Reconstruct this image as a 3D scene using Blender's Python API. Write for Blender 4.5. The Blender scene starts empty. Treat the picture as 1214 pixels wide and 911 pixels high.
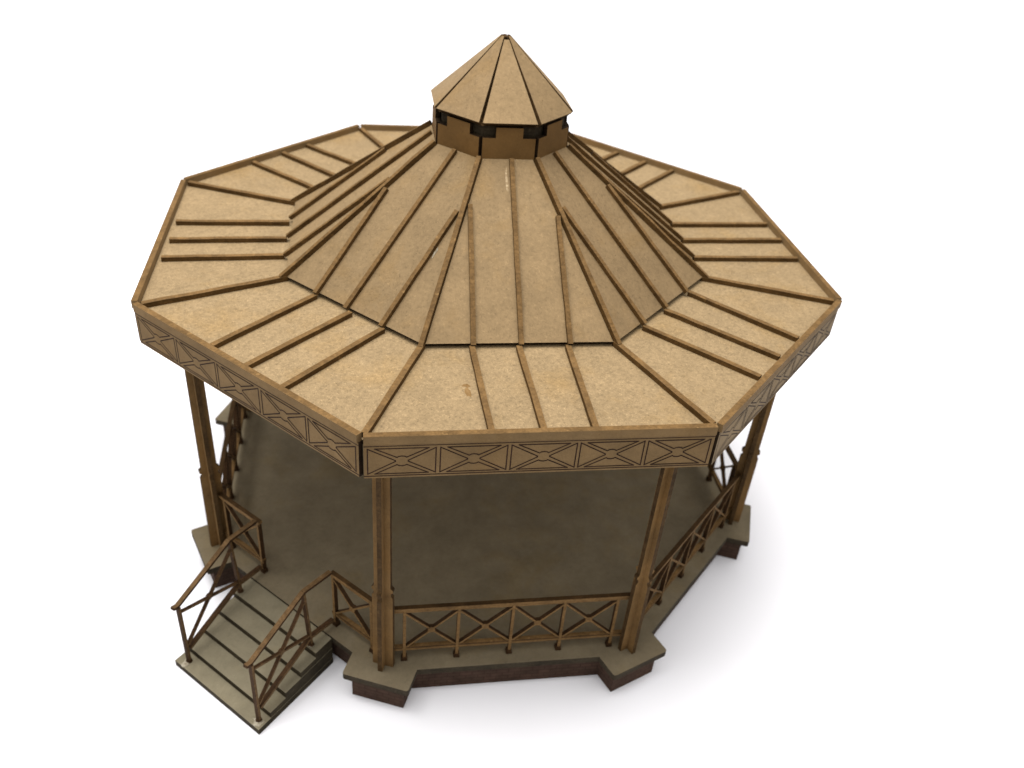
import bpy, math, random
from mathutils import Vector, Matrix
from math import sin, cos, pi, radians, tan, sqrt

# ------------------------------------------------------------------ basics
S = 0.14                      # metres per model unit (1 unit = radius of the eaves)
C8, T8 = cos(pi / 8), tan(pi / 8)
random.seed(7)
scene = bpy.context.scene
col = scene.collection
U = random.uniform


def face(az):
    """frame of one side of the octagon: (lateral, outward, height) -> point"""
    a = radians(az)
    t, n = Vector((-sin(a), cos(a), 0)), Vector((cos(a), sin(a), 0))
    return lambda l, o, z: t * l + n * o + Vector((0, 0, z))


class MB:
    def __init__(self):
        self.v, self.f, self.m, self.uv = [], [], [], []

    def quad(self, pts, m=0, uv=None):
        b = len(self.v)
        self.v += [Vector(p) for p in pts]
        self.f.append(list(range(b, b + len(pts))))
        self.m.append(m)
        self.uv.append(uv)

    def prism(self, bot, top, mt=0, ms=1, mb=None):
        """closed solid between two matching loops; caps mt (mb), sides ms"""
        b, n = len(self.v), len(bot)
        bot, top = [Vector(p) for p in bot], [Vector(p) for p in top]
        self.v += bot + top
        nrm = Vector((0, 0, 0))
        for i in range(n):
            p, q = top[i], top[(i + 1) % n]
            nrm += p.cross(q)
        flip = nrm.dot(sum(top, Vector()) / n - sum(bot, Vector()) / n) < 0
        fs = [([b + n + i for i in range(n)], mt), ([b + i for i in reversed(range(n))], mt if mb is None else mb)]
        for i in range(n):
            j = (i + 1) % n
            fs.append(([b + i, b + j, b + n + j, b + n + i], ms))
        for f, m in fs:
            self.f.append(f[::-1] if flip else f)
            self.m.append(m)
            self.uv.append(None)

    def bar(self, p, q, w, h, up=(0, 0, 1), mt=0, ms=1, me=None, off=0.0, seg=1, wob=0.0):
        """strip from p to q, w across, h along up; bottom lies on the line (off shifts it along up)"""
        p, q, up = Vector(p), Vector(q), Vector(up)
        d = (q - p).normalized()
        s = d.cross(up).normalized()
        u = s.cross(d).normalized()
        me = ms if me is None else me
        b = len(self.v)
        for k in range(seg + 1):
            c = p.lerp(q, k / seg) + u * off
            if wob and 0 < k < seg:
                c += s * U(-wob, wob)
            ww = w * (1 + (U(-.05, .05) if wob else 0))
            hh = h * (1 + (U(-.06, .06) if wob else 0))
            self.v += [c - s * ww / 2, c + s * ww / 2, c + s * ww / 2 + u * hh, c - s * ww / 2 + u * hh]
        for k in range(seg):
            a, e = b + 4 * k, b + 4 * k + 4
            for i, m in ((0, ms), (1, ms), (2, mt), (3, ms)):
                j = (i + 1) % 4
                self.f.append([a + i, a + j, e + j, e + i][::-1]); self.m.append(m); self.uv.append(None)
        self.f.append([b, b + 1, b + 2, b + 3]); self.m.append(me); self.uv.append(None)
        e = b + 4 * seg
        self.f.append([e + 3, e + 2, e + 1, e]); self.m.append(me); self.uv.append(None)

    def build(self, name, mats, parent=None, label=None, bevel=0.0):
        me = bpy.data.meshes.new(name)
        me.from_pydata([tuple(p * S) for p in self.v], [], self.f)
        for mt in (mats if isinstance(mats, (list, tuple)) else [mats]):
            me.materials.append(mt)
        me.polygons.foreach_set('material_index', self.m)
        if any(u for u in self.uv):
            lay = me.uv_layers.new(name='UVMap')
            for poly, u in zip(me.polygons, self.uv):
                if u:
                    for li, c in zip(poly.loop_indices, u):
                        lay.data[li].uv = c
        me.update()
        o = bpy.data.objects.new(name, me)
        col.objects.link(o)
        if parent:
            o.parent = parent
        v = U(-.035, .035)                                # boards are cut from different sheets
        o.color = (1 + v, 1 + v * 1.1, 1 + v * 1.2, 1)
        if label:
            o['label'] = label
        if bevel:
            b = o.modifiers.new('bevel', 'BEVEL')
            b.width = bevel * S
            b.segments = 2
            b.limit_method = 'ANGLE'
        return o


def tint(o, c):  # object colour that multiplies the board's base colour
    c = (c, c, c) if isinstance(c, float) else c
    o.color = (*c, 1)


# ------------------------------------------------------------------ materials
def nt(name):
    m = bpy.data.materials.new(name)
    m.use_nodes = True
    t = m.node_tree
    t.nodes.clear()
    out = t.nodes.new('ShaderNodeOutputMaterial')
    b = t.nodes.new('ShaderNodeBsdfPrincipled')
    t.links.new(b.outputs[0], out.inputs[0])
    return m, t, b


def coords(t, scale=(1, 1, 1), rot=(0, 0, 0)):
    tc = t.nodes.new('ShaderNodeTexCoord')
    src = tc.outputs['Object']
    if any(rot):
        m0 = t.nodes.new('ShaderNodeMapping')
        m0.inputs['Rotation'].default_value = rot
        t.links.new(src, m0.inputs[0])
        src = m0.outputs[0]
    mp = t.nodes.new('ShaderNodeMapping')
    mp.inputs['Scale'].default_value = [s / S for s in scale]
    t.links.new(src, mp.inputs[0])
    return mp.outputs[0]


def noise(t, vec, scale, detail=3, rough=.6, dist=0.0):
    n = t.nodes.new('ShaderNodeTexNoise')
    n.inputs['Scale'].default_value = scale
    n.inputs['Detail'].default_value = detail
    n.inputs['Roughness'].default_value = rough
    n.inputs['Distortion'].default_value = dist
    t.links.new(vec, n.inputs['Vector'])
    return n.outputs[0]


def ramp(t, fac, stops):
    r = t.nodes.new('ShaderNodeValToRGB')
    e = r.color_ramp.elements
    while len(e) < len(stops):
        e.new(.5)
    for k, (p, c) in enumerate(stops):
        e[k].position = p
        e[k].color = (*c, 1) if len(c) == 3 else c
    t.links.new(fac, r.inputs[0])
    return r.outputs[0]


def mix(t, a, b, fac, mode='MIX'):
    m = t.nodes.new('ShaderNodeMix')
    m.data_type = 'RGBA'
    m.blend_type = mode
    for s, v in ((m.inputs[0], fac), (m.inputs[6], a), (m.inputs[7], b)):
        if isinstance(v, (int, float)):
            s.default_value = v
        elif isinstance(v, (tuple, list)):
            s.default_value = (*v[:3], 1)
        else:
            t.links.new(v, s)
    return m.outputs[2]


def bump(t, b, h, strength, dist):
    n = t.nodes.new('ShaderNodeBump')
    n.inputs['Strength'].default_value = strength
    n.inputs['Distance'].default_value = dist * S
    t.links.new(h, n.inputs['Height'])
    t.links.new(n.outputs[0], b.inputs['Normal'])


def g(v):
    return (v, v, v)


AL = .72                       # common darkness of the boards


def mdf(name, base, fibre=0.5, mott=0.15, speck=.5, scale=1.0, rough=.75, bmp=.15, spec=.08):
    """fibreboard: mottled tan with short pale and dark fibres"""
    m, t, b = nt(name)
    base = tuple(x * AL for x in base)
    c = mix(t, base, base, 0.0)
    big = noise(t, coords(t), 9 * scale, 4, .6)
    c = mix(t, c, ramp(t, big, [(.3, g(1 - mott)), (.7, g(1 + mott * .6))]), 1.0, 'MULTIPLY')
    warm = noise(t, coords(t), 5.5, 4, .65, .3)
    c = mix(t, c, ramp(t, warm, [(.52, g(1)), (.72, (.99, .93, .80))]), 1.0, 'MULTIPLY')
    mid = noise(t, coords(t), 75 * scale, 5, .7)
    c = mix(t, c, ramp(t, mid, [(.3, g(1 - .30 * fibre)), (.5, g(1)), (.72, g(1 + .22 * fibre))]), 1.0, 'MULTIPLY')
    h = mid
    for k, (rz, lo, hi, val) in enumerate(((.4, .60, .72, 1 + .40 * fibre), (1.7, .60, .70, 1 + .34 * fibre), (2.6, .62, .72, 1 - .45 * fibre), (1.1, .63, .72, 1 - .40 * fibre))):
        f = noise(t, coords(t, (85 * scale, 270 * scale, 140 * scale), (.25 * k, .2 * k, rz)), 1.0, 2, .5, .6)
        c = mix(t, c, ramp(t, f, [(lo, g(1)), (hi, g(val))]), 1.0, 'MULTIPLY')
    sp = noise(t, coords(t), 46 * scale, 2, .5)
    c = mix(t, c, ramp(t, sp, [(.755, g(1)), (.80, (1 - .55 * speck, 1 - .6 * speck, 1 - .65 * speck))]), 1.0, 'MULTIPLY')
    oi = t.nodes.new('ShaderNodeObjectInfo')      # every board has its own shade
    c = mix(t, c, oi.outputs['Color'], 1.0, 'MULTIPLY')
    t.links.new(c, b.inputs['Base Color'])
    b.inputs['Roughness'].default_value = rough
    b.inputs['Specular IOR Level'].default_value = spec
    bump(t, b, h, bmp, .004)
    return m


def cut(name, base, dark=.5, scale=1.0, rough=.7):
    """laser cut edge: browned, streaked and uneven"""
    m, t, b = nt(name)
    base = tuple(x * AL for x in base)
    a = noise(t, coords(t), 14 * scale, 4, .65)
    c = mix(t, tuple(x * (1 - dark) for x in base), base, ramp(t, a, [(.33, g(0)), (.6, g(1))]))
    f = noise(t, coords(t, (30, 30, 160)), 1.0 * scale, 3, .6, .4)
    c = mix(t, c, ramp(t, f, [(.3, g(.78)), (.7, g(1.18))]), 1.0, 'MULTIPLY')
    f3 = noise(t, coords(t), 48 * scale, 2, .5)
    c = mix(t, c, ramp(t, f3, [(.69, g(1)), (.73, (1.5, 1.55, 1.6))]), 1.0, 'MULTIPLY')
    f2 = noise(t, coords(t), 150 * scale, 3, .6)
    c = mix(t, c, ramp(t, f2, [(.35, g(.8)), (.65, g(1.15))]), 1.0, 'MULTIPLY')
    t.links.new(c, b.inputs['Base Color'])
    b.inputs['Roughness'].default_value = rough
    b.inputs['Specular IOR Level'].default_value = .06
    bump(t, b, f2, .2, .003)
    return m


EAVE = mdf('raw_fibreboard', (.266, .190, .104), fibre=.92, mott=.09, speck=.6, scale=1.55, bmp=.2)
SMOOTH = mdf('smooth_fibreboard', (.260, .180, .095), fibre=.55, mott=.13, speck=.7, scale=1.25, bmp=.10)
FASC = mdf('fascia_fibreboard', (.220, .142, .066), fibre=.25, mott=.18, speck=.3, scale=1.3, bmp=.06)
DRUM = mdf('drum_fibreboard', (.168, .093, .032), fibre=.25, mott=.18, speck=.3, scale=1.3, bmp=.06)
POSTM = mdf('post_fibreboard', (.215, .125, .048), fibre=.35, mott=.3, speck=1.3, scale=.9, bmp=.08)
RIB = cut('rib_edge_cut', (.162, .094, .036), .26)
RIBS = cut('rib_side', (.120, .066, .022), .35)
EDGE = cut('panel_edge', (.075, .042, .016), .5)
PEDGE = cut('post_edge', (.090, .052, .021), .4)
BURN = cut('burnt_edge', (.034, .020, .010), .5)
RAILF = cut('railing_board', (.205, .118, .046), .3)
RAILT = cut('handrail_edge', (.078, .043, .017), .35)
STRF = cut('stair_rail_board', (.155, .092, .042), .35)
RAILE = cut('railing_edge', (.062, .032, .014), .4)
GREY = mdf('greyboard', (.200, .164, .107), fibre=.26, mott=.17, speck=.8, scale=1.1, bmp=.04)
GEDGE = cut('greyboard_edge', (.060, .047, .030), .4)
GDARK = cut('step_edge', (.055, .043, .025), .4)
LINE = cut('engraved_and_shadow_line', (.044, .023, .014), .5)
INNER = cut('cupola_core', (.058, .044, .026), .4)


def brick_mat():
    m, t, b = nt('engraved_brick')
    tc = t.nodes.new('ShaderNodeTexCoord')
    br = t.nodes.new('ShaderNodeTexBrick')
    br.inputs['Color1'].default_value = (.066, .039, .028, 1)
    br.inputs['Color2'].default_value = (.054, .034, .024, 1)
    br.inputs['Mortar'].default_value = (.040, .022, .017, 1)
    br.inputs['Scale'].default_value = 1.0
    br.inputs['Brick Width'].default_value = .034
    br.inputs['Row Height'].default_value = .0135
    br.inputs['Mortar Size'].default_value = .0014
    br.inputs['Mortar Smooth'].default_value = .2
    t.links.new(tc.outputs['UV'], br.inputs['Vector'])
    n = noise(t, coords(t), 30, 4, .6)
    c = mix(t, br.outputs[0], ramp(t, n, [(.3, g(.75)), (.7, g(1.25))]), 1.0, 'MULTIPLY')
    t.links.new(c, b.inputs['Base Color'])
    b.inputs['Roughness'].default_value = .8
    b.inputs['Specular IOR Level'].default_value = .06
    return m


BRICK = brick_mat()


def glue_mat():
    m, t, b = nt('dried_glue')
    n = noise(t, coords(t), 120, 3, .6)
    t.links.new(ramp(t, n, [(.35, (.17, .14, .095)), (.65, (.33, .30, .235))]), b.inputs['Base Color'])
    b.inputs['Roughness'].default_value = .4
    b.inputs['Specular IOR Level'].default_value = .15
    bump(t, b, n, .6, .004)
    return m


GLUE = glue_mat()


def thin_glue_mat():
    m, t, b = nt('thin_glue')
    n = noise(t, coords(t), 160, 3, .6)
    t.links.new(ramp(t, n, [(.42, (.20, .135, .068)), (.62, (.36, .28, .17))]), b.inputs['Base Color'])
    b.inputs['Roughness'].default_value = .4
    b.inputs['Specular IOR Level'].default_value = .12
    return m


THIN = thin_glue_mat()


def stain_mat():
    m, t, b = nt('varnish_stain')
    n = noise(t, coords(t), 60, 3, .6)
    t.links.new(ramp(t, n, [(.35, (.11, .062, .022)), (.65, (.17, .105, .045))]), b.inputs['Base Color'])
    b.inputs['Roughness'].default_value = .6
    b.inputs['Specular IOR Level'].default_value = .05
    return m


STAIN = stain_mat()

# ------------------------------------------------------------------ measured sizes
ZF = .1053                     # top of the floor
ZR = .951                      # top of the flat eave roof
ZE0, ZE1 = .9495, .9705        # eave strip
ZB = .8575                     # foot of the fascia
R1, Z1 = .6208, .9640          # lower edge of the steep roof
R2, Z2 = .192, 1.2705          # its upper edge at the cupola
A1, A2 = R1 * C8, R2 * C8
SIDES = [-90, -45, 0, 45, 90, 135, 180, -135]
CORN = [-112.5 + 45 * k for k in range(8)]
APF, PW, PR = .8463, .0921, .9494   # floor: apothem, half width and reach of the corner pads

root = bpy.data.objects.new('bandstand_model', None)
col.objects.link(root)
root['label'] = 'laser-cut brown fibreboard model of an octagonal bandstand with a cupola, railings and front steps'
root['category'] = 'model'


# ------------------------------------------------------------------ floor and plinth
def pad_outline(apf, pw, pr, z):
    pts = []
    for a in CORN:
        r = radians(a)
        c, t = Vector((cos(r), sin(r), 0)), Vector((-sin(r), cos(r), 0))
        for sg, inner in ((-1, 1), (-1, 0), (1, 0), (1, 1)):
            if inner:
                an = r + sg * pi / 8
                n = Vector((cos(an), sin(an), 0))
                q = (apf - sg * pw * t.dot(n)) / c.dot(n)
            else:
                q = pr
            p = c * q + t * sg * pw
            pts.append(p + Vector((0, 0, z)))
    return pts


def round_outline(pts, which, r):
    out = []
    n = len(pts)
    for i, p in enumerate(pts):
        if i % 4 in which:
            a, b = pts[i - 1], pts[(i + 1) % n]
            da, db = (a - p).normalized(), (b - p).normalized()
            for k in range(4):
                s = k / 3
                out.append(p + da * r * (1 - s) ** 2 + db * r * s ** 2)
        else:
            out.append(p)
    return out


mb = MB()
mb.prism(round_outline(pad_outline(APF, PW, PR, ZF - .0205), (1, 2), .008),
         round_outline(pad_outline(APF, PW, PR, ZF), (1, 2), .008), 0, 1)
floor = mb.build('floor_plate', [GREY, GEDGE], root)

mb = MB()
lo, hi = pad_outline(APF - .019, PW - .019, PR - .019, 0), pad_outline(APF - .019, PW - .019, PR - .019, ZF - .0208)
n = len(lo)
u = 0
for i in range(n):
    j = (i + 1) % n
    d = (lo[j] - lo[i]).length
    h = hi[i].z
    mb.quad([lo[i], lo[j], hi[j], hi[i]], 0, [(u, 0), (u + d, 0), (u + d, h), (u, h)])
    u += d
mb.quad(list(reversed(lo)), 0)
mb.quad(hi, 0)
mb.build('plinth', [BRICK], root)

# ------------------------------------------------------------------ posts
PCR = .884


def post_profile():
    """half width against height: pedestal, moulding, shaft, bracket"""
    return [(ZF, .0285), (.375, .0275), (.381, .0228), (.391, .0228), (.396, .0282), (.403, .0282), (.409, .0218),
            (.800, .0212), (.806, .0245), (.818, .0255), (.822, .0235), (.832, .0270), (.842, .0300), (.9415, .0300)]


for a in CORN:
    r = radians(a + U(-.8, .8))
    c, t = Vector((cos(r), sin(r), 0)), Vector((-sin(r), cos(r), 0))
    c0 = Vector((cos(radians(a)), sin(radians(a)), 0)) * PCR
    mb = MB()
    pf = post_profile()
    th = .0062
    for di, nn in ((t, c), (c, t)):
        pts = [di * w + Vector((0, 0, z)) for z, w in pf] + [di * -w + Vector((0, 0, z)) for z, w in reversed(pf)]
        e = th if di is t else th * .97
        # two half plates per direction, so that crossing plates never share a plane
        mb.prism([c0 + p - nn * e for p in pts], [c0 + p + nn * e for p in pts], 0, 1)
    mb.build('post', [POSTM, PEDGE], root)


# ------------------------------------------------------------------ railings
RA = .807
ZT = .3135


def node(mb, P, l, z, r=.0102, th=.0060):
    pts = [(cos(k * pi / 4 + pi / 8) * r, sin(k * pi / 4 + pi / 8) * r) for k in range(8)]
    mb.prism([P(l + x, RA - th, z + y) for x, y in pts], [P(l + x, RA + th, z + y) for x, y in pts], 0, 1)


def flatbar(mb, P, a, b, w, th=.005, o=RA):
    """bar of cut board lying in the railing plane: w in the plane, 2*th through it"""
    d = Vector((b[0] - a[0], b[1] - a[1])).normalized() * (w / 2)
    q = [(a[0] - d.y, a[1] + d.x), (a[0] + d.y, a[1] - d.x), (b[0] + d.y, b[1] - d.x), (b[0] - d.y, b[1] + d.x)]
    mb.prism([P(l, o - th, z) for l, z in q], [P(l, o + th, z) for l, z in q], 0, 1)


def railing(az, l0, l1, posts, cells, name='railing', label=None):
    P = face(az)
    mb = MB()
    zb, zt = .150, ZT - .012
    flatbar(mb, P, (l0, zt - .0045), (l1, zt - .0045), .008, .0034)
    flatbar(mb, P, (l0, zb), (l1, zb), .0085)
    for l in posts:
        flatbar(mb, P, (l, ZF + .008), (l, zt), .0080, .0063)
    for a, b in cells:
        m = (a + b) / 2
        zc = (zb + zt) / 2
        flatbar(mb, P, (a, zb + .004), (b, zt - .008), .0056, .0058)
        flatbar(mb, P, (a, zt - .008), (b, zb + .004), .0056, .0055)
        node(mb, P, m, zc - .002)
    r = mb.build(name, [RAILF, RAILE], root, label)
    h = MB()
    hw = .0064
    h.prism([P(l0, RA - hw, zt + .0002), P(l1, RA - hw, zt + .0002), P(l1, RA + hw, zt + .0002), P(l0, RA + hw, zt + .0002)],
            [P(l0, RA - hw, zt + .0095), P(l1, RA - hw, zt + .0095), P(l1, RA + hw, zt + .0095), P(l0, RA + hw, zt + .0095)], 0, 1)
    h.build('handrail', [RAILT, RAILF], r)
    h = MB()
    h.prism([P(l0, RA - .0060, zb + .0045), P(l1, RA - .0060, zb + .0045), P(l1, RA + .0060, zb + .0045), P(l0, RA + .0060, zb + .0045)],
            [P(l0, RA - .0060, zb + .0095), P(l1, RA - .0060, zb + .0095), P(l1, RA + .0060, zb + .0095), P(l0, RA + .0060, zb + .0095)], 0, 1)
    h.build('lower_rail', [RAILF, RAILT], r)
    for l in posts:
        f = MB()
        q = [(l - .0085, RA - .0085), (l + .0085, RA - .0085), (l + .0085, RA + .0085), (l - .0085, RA + .0085)]
        q2 = [(l + (x - l) * .8, RA + (y - RA) * .8) for x, y in q]
        f.prism([P(x, y, ZF) for x, y in q], [P(x, y, ZF + .014) for x, y in q2], 0, 0)
        f.build('foot', [RAILE], r)
    return r


FP = [-.284, -.142, 0, .142, .284]
LEND = .3200
for az in SIDES[:7]:
    ps = [p + U(-.002, .002) for p in FP]
    railing(az, -LEND, LEND, ps, list(zip(ps[:-1], ps[1:])))
railing(-135, .140, LEND, [.149, .290], [(.149, .290)], 'return_railing')
railing(-135, -LEND, -.143, [-.296, -.151], [(-.296, -.151)], 'return_railing')

# ------------------------------------------------------------------ steps
P135 = face(-135)


def st(l, o, z):
    """steps sit slightly askew on the front left side"""
    return P135(.004 + l + .068 * (o - .85), o - .012 * l, z)


def stl(l, o_back, z):
    """point on a side line of the steps at true outward distance o_back"""
    return st(l, o_back + .012 * l, z)


fronts = [1.1290, 1.0850, 1.0290, .9705, .9120]
HW = .1690
stairs = bpy.data.objects.new('staircase', None)
col.objects.link(stairs)
stairs.parent = root
for i, fr in enumerate(fronts):
    mb = MB()
    z0, z1 = .0203 * i + (.0003 if i else 0), .0203 * (i + 1)
    w = HW + U(-.0012, .0012)
    mb.prism([st(-w, fr, z0), st(w, fr, z0), stl(w, .8485, z0), stl(-w, .8485, z0)],
             [st(-w, fr, z1), st(w, fr, z1), stl(w, .8485, z1), stl(-w, .8485, z1)], 0, 1)
    tint(mb.build('step', [GREY, GDARK], stairs), (1.14 + .05 * (i == 0), 1.22 + .05 * (i == 0), 1.28 + .05 * (i == 0)))   # open light beyond the eaves painted in as a paler tint


def blob(name, P, l, o, z, rx, ry, hz, mat, parent, seed):
    rnd = random.Random(seed)
    mb = MB()
    n = 14
    ring = [1 + rnd.uniform(-.38, .38) for _ in range(n)]
    rows = []
    for k, (s, zz) in enumerate(((1, 0), (.93, .45), (.7, .8), (.35, 1))):
        rows.append([P(l + cos(2 * pi * i / n) * rx * s * ring[i], o + sin(2 * pi * i / n) * ry * s * ring[i], z + hz * zz * (1 + rnd.uniform(-.2, .2) * (k > 1))) for i in range(n)])
    b = 0
    for k in range(3):
        for i in range(n):
            j = (i + 1) % n
            mb.quad([rows[k][i], rows[k][j], rows[k + 1][j], rows[k + 1][i]])
    mb.quad(rows[3])
    o_ = mb.build(name, [mat], parent)
    for p in o_.data.polygons:
        p.use_smooth = True
    return o_


T1, T5 = .0203, .0203 * 5
blob('dried_glue', P135, .1725, 1.113, T1 + .0002, .016, .013, .0035, GLUE, stairs, 3)
blob('dried_glue', P135, -.1165, 1.116, T1 + .0002, .0105, .013, .0035, GLUE, stairs, 5)
blob('dried_glue', P135, .146, .902, T5 + .0002, .007, .006, .003, GLUE, stairs, 8)


def stair_rail(sg):
    """frame in the plane through the feet: sloping part, level part, corner post"""
    if sg > 0:
        F, K, E = (.1716, 1.108), (.1445, .898), (.147, .8185)
        zf_, zk = .250, .3165
    else:
        F, K, E = (-.1155, 1.108), (-.1462, .899), (-.1505, .8185)
        zf_, zk = .240, .3115
    W = lambda q, z: P135(q[0], q[1], z)
    lerp = lambda a, b, s: (a[0] + (b[0] - a[0]) * s, a[1] + (b[1] - a[1]) * s)
    # plane normal of the sloping part
    d = (W(K, 0) - W(F, 0)).normalized()
    nrm = d.cross(Vector((0, 0, 1)))
    d2 = (W(E, 0) - W(K, 0)).normalized()
    nrm2 = d2.cross(Vector((0, 0, 1)))

    def b(m, p, q, w, th, n):
        p, q = Vector(p), Vector(q)
        dd = (q - p).normalized()
        s = dd.cross(n).normalized() * (w / 2)
        m.prism([p - s - n * th, p + s - n * th, q + s - n * th, q - s - n * th],
                [p - s + n * th, p + s + n * th, q + s + n * th, q - s + n * th], 0, 1)
    m = MB()
    b(m, W(F, T1 + .006), W(F, zf_), .0076, .0056, nrm)                                   # front post
    KT = lerp(K, F, .065)
    b(m, W(K, T5 + .006), W(KT, zk), .0076, .0054, nrm)                                    # post at the bend
    b(m, W(lerp(F, K, .04), .068), W(lerp(F, K, .985), .134), .0095, .0062, nrm)          # lower rail
    b(m, W(lerp(K, E, .0), .1345), W(E, .1335), .0095, .0060, nrm2)
    b(m, W(lerp(F, K, .03), .084), W(lerp(F, K, .965), zk - .022), .0058, .0046, nrm)     # crossing braces
    b(m, W(lerp(F, K, .03), zf_ - .022), W(lerp(F, K, .965), .145), .0058, .0043, nrm)
    cx = lerp(F, K, .48)
    k8 = [(cos(k * pi / 4) * .0085, sin(k * pi / 4) * .0085) for k in range(8)]
    cz = (.084 + zk - .022 + zf_ - .022 + .145) / 4 + .001
    m.prism([W(cx, cz) + d * x + Vector((0, 0, y)) - nrm * .005 for x, y in k8], [W(cx, cz) + d * x + Vector((0, 0, y)) + nrm * .005 for x, y in k8], 0, 1)
    r = m.build('stair_railing', [STRF, RAILE], root)
    h = MB()
    s1 = W(lerp(F, K, -.012), zf_ + .003)
    s2 = W(KT, zk + .003)
    # one bent strip: nub, slope, level run
    pts = [W(lerp(F, K, -.085), zf_ + .008), s1, s2, W(E, zk + .001)]
    hw, hh = .0064, .0078
    for p, q, nn in ((pts[0], pts[1], nrm), (pts[1], pts[2], nrm), (pts[2], pts[3], nrm2)):
        dd = (q - p).normalized()
        up = nn.cross(dd)
        if up.z < 0:
            up = -up
        h.bar(p - dd * .0005, q + dd * .0012, hw * 2, hh, up)
    h.build('handrail', [STRF, RAILE], r)
    for q, z in ((F, T1), (K, T5)):
        f = MB()
        ring = [(cos(k * pi / 4) * .0095, sin(k * pi / 4) * .0095) for k in range(8)]
        f.prism([P135(q[0] + x, q[1] + y, z + .0002) for x, y in ring], [P135(q[0] + x * .75, q[1] + y * .75, z + .009) for x, y in ring], 0, 0)
        f.build('foot', [RAILE], r)


stair_rail(1)
stair_rail(-1)

# ------------------------------------------------------------------ fascia with engraved lattice
FA, FT, FH = .9239, .012, .3770


def seg2(mb, P, a, b, w=.0030, o=FA + .0004):
    d = Vector((b[0] - a[0], b[1] - a[1]))
    d = d.normalized() * (w / 2)
    e = d
    a = (a[0] - e.x * .8, a[1] - e.y * .8)
    b = (b[0] + e.x * .8, b[1] + e.y * .8)
    mb.quad([P(a[0] - d.y, o, a[1] + d.x), P(a[0] + d.y, o, a[1] - d.x), P(b[0] + d.y, o, b[1] - d.x), P(b[0] - d.y, o, b[1] + d.x)][::1], 2)


for az in SIDES:
    P0 = face(az)
    tilt = U(-.0012, .0012)
    P = lambda l, o, z, P0=P0, tl=tilt: P0(l, o, z + tl * l)
    mb = MB()
    pr = [(-FH, ZB), (FH, ZB), (FH, ZE0 - .0004), (-FH, ZE0 - .0004)]
    mb.prism([P(l, FA - FT, z) for l, z in pr], [P(l, FA, z) for l, z in pr], 0, 1)
    zc, hh = .9025, .0335
    lines = []
    for k in range(5):
        c = (k - 2) * .1492 + U(-.0006, .0006)
        hw = .0703
        for sg in (-1, 1):
            # side triangles
            ap = (c + sg * .0112, zc)
            p1, p2 = (c + sg * hw, zc + hh), (c + sg * hw, zc - hh)
            lines += [(p1, p2), (p1, (ap[0] + sg * .002, zc + .0012)), (p2, (ap[0] + sg * .002, zc - .0012)),
                      ((ap[0] + sg * .002, zc + .0012), (ap[0] + sg * .002, zc - .0012))]
            # upper and lower triangles
            q1, q2 = (c - .0555, zc + sg * hh), (c + .0555, zc + sg * hh)
            t1, t2 = (c - .0100, zc + sg * .0098), (c + .0100, zc + sg * .0098)
            arc = [t1, (c - .0060, zc + sg * .0122), (c, zc + sg * .0131), (c + .0060, zc + sg * .0122), t2]
            lines += [(q1, q2), (q1, t1), (q2, t2)] + list(zip(arc[:-1], arc[1:]))
    for i, (a, b) in enumerate(lines):
        seg2(mb, P, a, b, .0026, FA + .0003 + .000004 * i)
    seg2(mb, P, (-FH + .001, .8632), (FH - .001, .8632), .0026, FA + .0002)
    seg2(mb, P, (-FH + .001, .9425), (FH - .001, .9425), .0022, FA + .0001)  # shadow under the eave strip, drawn as a dark line
    f = mb.build('fascia_panel', [FASC, BURN, LINE], root)
    if az == -45:
        tint(f, (1.22, 1.36, 1.62))                  # grazing sheen painted into this panel's tint
    mb = MB()
    q = .0002 + U(0, .0012)
    mb.prism([P(-FH + q, FA - .0113, ZE0), P(FH - q, FA - .0113, ZE0), P(FH - q, FA + .0034, ZE0), P(-FH + q, FA + .0034, ZE0)],
             [P(-FH + q, FA - .0113, ZE1), P(FH - q, FA - .0113, ZE1), P(FH - q, FA + .0034, ZE1), P(-FH + q, FA + .0034, ZE1)], 0, 1)
    mb.build('eave_strip', [RIB, FASC], f)

# ------------------------------------------------------------------ roof
ang = math.atan2(Z2 - Z1, A1 - A2)
LOW = {-90: [(-.1193, -.1125), (-.006, -.0010), (.1146, .1118)], -135: [(-.1136, -.1076), (.0108, .0109), (.1205, .1310)],
       180: [(-.0960, -.0933), (.0098, .0209), (.1136, .1300)], -45: [(-.1193, -.1240), (-.0051, -.0052), (.130, .1115)]}
UP = {-90: [(-.1165, -.1050), (-.0005, .0085), (.1200, .1170)], -135: [(-.1150, -.1185), (-.0080, -.0020), (.1134, .1120)]}
STEEP_TINT = {-90: 1.0, -135: .875, -45: (.82, .81, .80), 180: .92, 0: .88}  # tint by side, front panel palest
CAP_TINT = {-90: 1.07, -135: (.90, .89, .88), -45: (.88, .87, .85), 180: (.93, .95, 1.02)}  # cap tint by side, paler in front than left and right


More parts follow.
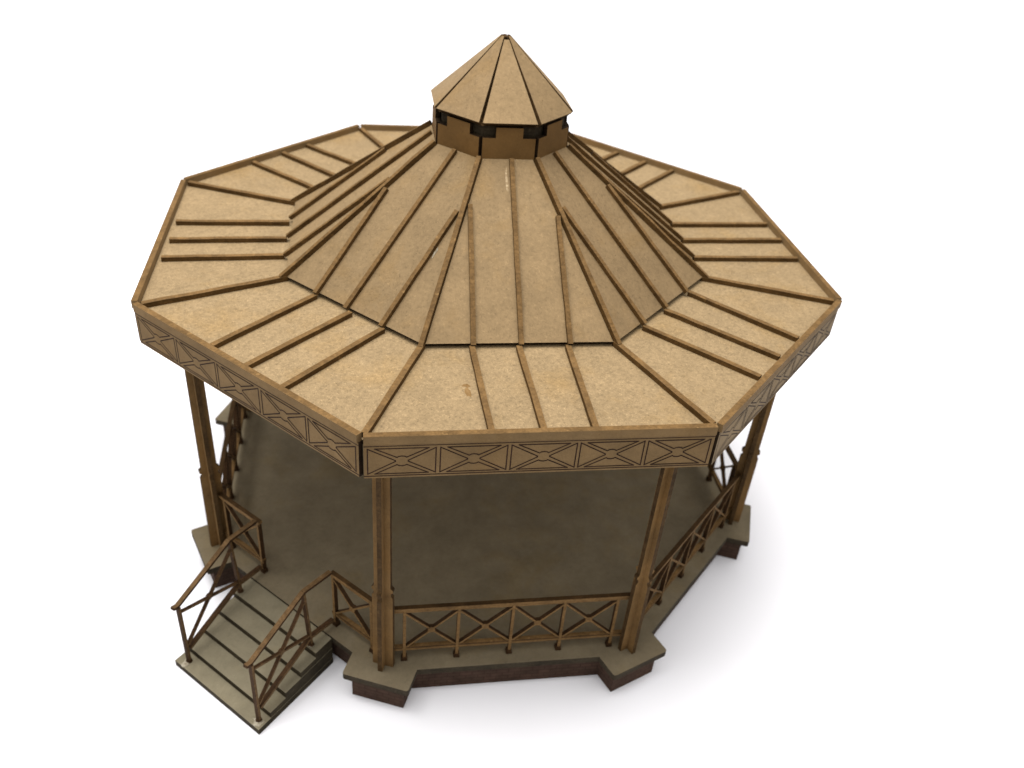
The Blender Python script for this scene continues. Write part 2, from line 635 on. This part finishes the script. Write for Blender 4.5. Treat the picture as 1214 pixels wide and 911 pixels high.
LEND_ = {-90: .9115, -135: .906, 180: .9, -45: .908}
for az in SIDES:
    P = face(az)
    mb = MB()
    a0, a1 = .500, FA - FT - .0004
    gp = .0005
    z = ZR
    mb.prism([P(-a0 * T8 + gp, a0, z - .012), P(a0 * T8 - gp, a0, z - .012), P(a1 * T8 - gp, a1, z - .012), P(-a1 * T8 + gp, a1, z - .012)],
             [P(-a0 * T8 + gp, a0, z), P(a0 * T8 - gp, a0, z), P(a1 * T8 - gp, a1, z), P(-a1 * T8 + gp, a1, z)], 0, 1)
    low = mb.build('eave_panel', [EAVE, BURN], root)
    for l0, l1 in LOW.get(az, [(-.117 + U(-.006, .006), -.115 + U(-.006, .006)), (U(-.006, .006), U(-.006, .006)), (.117 + U(-.006, .006), .115 + U(-.006, .006))]):
        mb = MB()
        e = LEND_.get(az, .909) + U(-.003, .001)
        mb.bar(P(l0, A1 + .010, z), P(l1, e, z), .0138, .0125, seg=7, wob=.0005, me=2)
        mb.build('roof_rib', [RIB, RIBS, BURN], low)

    # steep panel
    nrm = P(0, sin(ang), cos(ang))
    pts = [(-A1 * T8 + .0082, A1, Z1), (A1 * T8 - .0082, A1, Z1), (A2 * T8 - .0082, A2 + .001, Z2), (-A2 * T8 + .0082, A2 + .001, Z2)]
    top = [P(*p) for p in pts]
    mb = MB()
    mb.prism([p - nrm * .0105 for p in top], top, 0, 1)
    upn = mb.build('steep_roof_panel', [SMOOTH, BURN], root)
    tint(upn, STEEP_TINT.get(az, .9))

    def sl(l, o):
        return P(l, o, Z1 + (A1 - o) * tan(ang))
    trip = UP.get(az, [(-.1165 + U(-.004, .004), -.112 + U(-.004, .004)), (U(-.006, .006), U(-.006, .006)), (.1165 + U(-.004, .004), .112 + U(-.004, .004))])
    for k, (l0, l1) in enumerate(trip):
        mb = MB()
        o1 = .1805 if k == 1 else (abs(l1) + .012) / T8 + U(-.004, .004)
        mb.bar(sl(l0, A1 + .006), sl(l1, o1), .0118, .0112, nrm, seg=7, wob=.0004, me=2)
        mb.build('roof_rib', [RIB, RIBS, BURN], upn)

for a in CORN:
    r = radians(a)
    c = Vector((cos(r), sin(r), 0))
    mb = MB()
    mb.bar(c * (R1 - .004) + Vector((0, 0, ZR + .0002)), c * .979 + Vector((0, 0, ZR + .0002)), .0142, .0132, seg=7, wob=.0005, me=2)
    mb.build('hip_rib', [RIB, RIBS, BURN], root)
    mb = MB()
    up = c * sin(ang) + Vector((0, 0, cos(ang)))
    mb.bar(c * (R1 + .008) + Vector((0, 0, Z1 - .0065)), c * (R2 + .0005) + Vector((0, 0, Z2 - .0005)), .0118, .0230, up, off=-.0115, seg=7, wob=.0004, me=2)
    mb.build('hip_rib', [RIB, RIBS, BURN], root)

# ------------------------------------------------------------------ cupola
ZN, ZW = 1.3245, 1.3515
WA = R2 * C8
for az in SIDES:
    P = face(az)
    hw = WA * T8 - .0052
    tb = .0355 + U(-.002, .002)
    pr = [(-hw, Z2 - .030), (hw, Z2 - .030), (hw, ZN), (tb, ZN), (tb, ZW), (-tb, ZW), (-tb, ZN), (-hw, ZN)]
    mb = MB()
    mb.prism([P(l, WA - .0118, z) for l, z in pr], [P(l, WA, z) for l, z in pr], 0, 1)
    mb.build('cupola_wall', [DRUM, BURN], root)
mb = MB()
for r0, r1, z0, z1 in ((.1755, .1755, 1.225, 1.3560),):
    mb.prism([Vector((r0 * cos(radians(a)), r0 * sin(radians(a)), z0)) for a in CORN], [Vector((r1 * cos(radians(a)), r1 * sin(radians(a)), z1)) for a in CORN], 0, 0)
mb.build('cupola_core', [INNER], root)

R3, Z3, ZA = .1985, 1.3645, 1.5440
A3 = R3 * C8
ang3 = math.atan2(ZA - Z3, A3)
for az in SIDES:
    P = face(az)
    nrm = P(0, sin(ang3), cos(ang3))
    dl = U(-.0016, .0016)
    gp, tp = .0060, (.0190 if az == -90 else .0125)
    zt = Z3 + (A3 - tp) * tan(ang3)
    top = [P(-A3 * T8 + gp + dl, A3, Z3), P(A3 * T8 - gp + dl, A3, Z3), P(tp * T8 - .0015, tp, zt), P(-tp * T8 + .0015, tp, zt)]
    mb = MB()
    mb.prism([p - nrm * .0088 for p in top], top, 0, 1)
    tint(mb.build('cupola_roof_panel', [SMOOTH, EDGE], root), CAP_TINT.get(az, .92))
mb = MB()
q = .0085
mb.prism([Vector((.186 * cos(radians(a)), .186 * sin(radians(a)), Z3 - .0110)) for a in CORN],
         [Vector((.004 * cos(radians(a)), .004 * sin(radians(a)), ZA - .0260)) for a in CORN], 0, 0)
mb.build('cupola_roof_core', [EDGE], root)

# glue and stains on the roof
PF = face(-90)
def SLP(l, o, z):
    return PF(l, o, Z1 + (A1 - o) * tan(ang) + z)
blob('dried_glue', SLP, -.0065, .222, .0001, .0036, .036, .0010, THIN, root, 21)
FLF = face(-135)
blob('dried_glue', lambda l, o, z: FLF(l, o, Z1 + (A1 - o) * tan(ang) + z), .1225, .400, .0001, .0034, .013, .0026, GLUE, root, 31)
blob('dried_glue', FLF, .1090, .5930, ZR + .0001, .0060, .0050, .0040, GLUE, root, 33)
blob('stain', PF, -.146, .755, ZR + .0001, .0065, .020, .0004, STAIN, root, 12)
blob('stain', PF, -.147, .728, ZR + .00015, .010, .006, .0003, STAIN, root, 14)

# ------------------------------------------------------------------ table
m, t, b = nt('white_paper')
n1 = noise(t, coords(t), 3, 3, .5)
t.links.new(ramp(t, n1, [(.3, (.765, .775, .83)), (.7, (.78, .79, .845))]), b.inputs['Base Color'])
b.inputs['Roughness'].default_value = .9
b.inputs['Specular IOR Level'].default_value = .1
mb = MB()
mb.quad([(-14, -6, 0), (14, -6, 0), (14, 16, 0), (-14, 16, 0)])
tab = mb.build('table_surface', [m])
tab['kind'] = 'structure'
tab['label'] = 'plain white tabletop under the model'

# ------------------------------------------------------------------ light
w = bpy.data.worlds.new('World')
scene.world = w
w.use_nodes = True
bg = w.node_tree.nodes['Background']
bg.inputs[0].default_value = (1.0, .93, .83, 1)
bg.inputs[1].default_value = .20


def area(name, loc, target, sx, sy, L, colr):
    d = bpy.data.lights.new(name, 'AREA')
    d.shape = 'RECTANGLE'
    d.size, d.size_y = sx * S, sy * S
    d.energy = L * pi * d.size * d.size_y
    d.color = colr
    o = bpy.data.objects.new(name, d)
    col.objects.link(o)
    o.location = Vector(loc) * S
    o.rotation_euler = (Vector(target) * S - o.location).to_track_quat('-Z', 'Y').to_euler()
    return o


area('ceiling_lamp', (0, 4.2, 9.0), (0, 4.2, 0), 34, 32, 1.52, (1, .98, .95))
area('room_lamp', (-.75, .12, 5.5), (0, 0, .5), 3.8, 3.8, 10.2, (1, .97, .92))

# ------------------------------------------------------------------ camera
R = Matrix([[0.9868763529077736, 0.01905587105318638, -0.1603494242267668],
            [-0.14172850754020083, 0.5780848738847741, -0.8035738352734315],
            [0.07738277729494167, 0.8157541004273464, 0.5731990521748028]])
cam = bpy.data.cameras.new('camera')
co = bpy.data.objects.new('camera', cam)
col.objects.link(co)
co.matrix_world = Matrix.Translation(Vector((-0.3627, -2.3287, 2.0948)) * S) @ R.to_4x4()
cam.sensor_width = 36
cam.lens = 36 * 1042.1449 / 1214
cam.clip_start, cam.clip_end = .01, 100
cam.dof.use_dof = True
cam.dof.focus_distance = 1.90 * S
cam.dof.aperture_fstop = 17.5
scene.camera = co
scene.view_settings.view_transform = 'Standard'
scene.view_settings.look = 'None'
scene.view_settings.exposure = 0
scene.view_settings.gamma = 1
scene.render.resolution_x, scene.render.resolution_y = 1024, 768
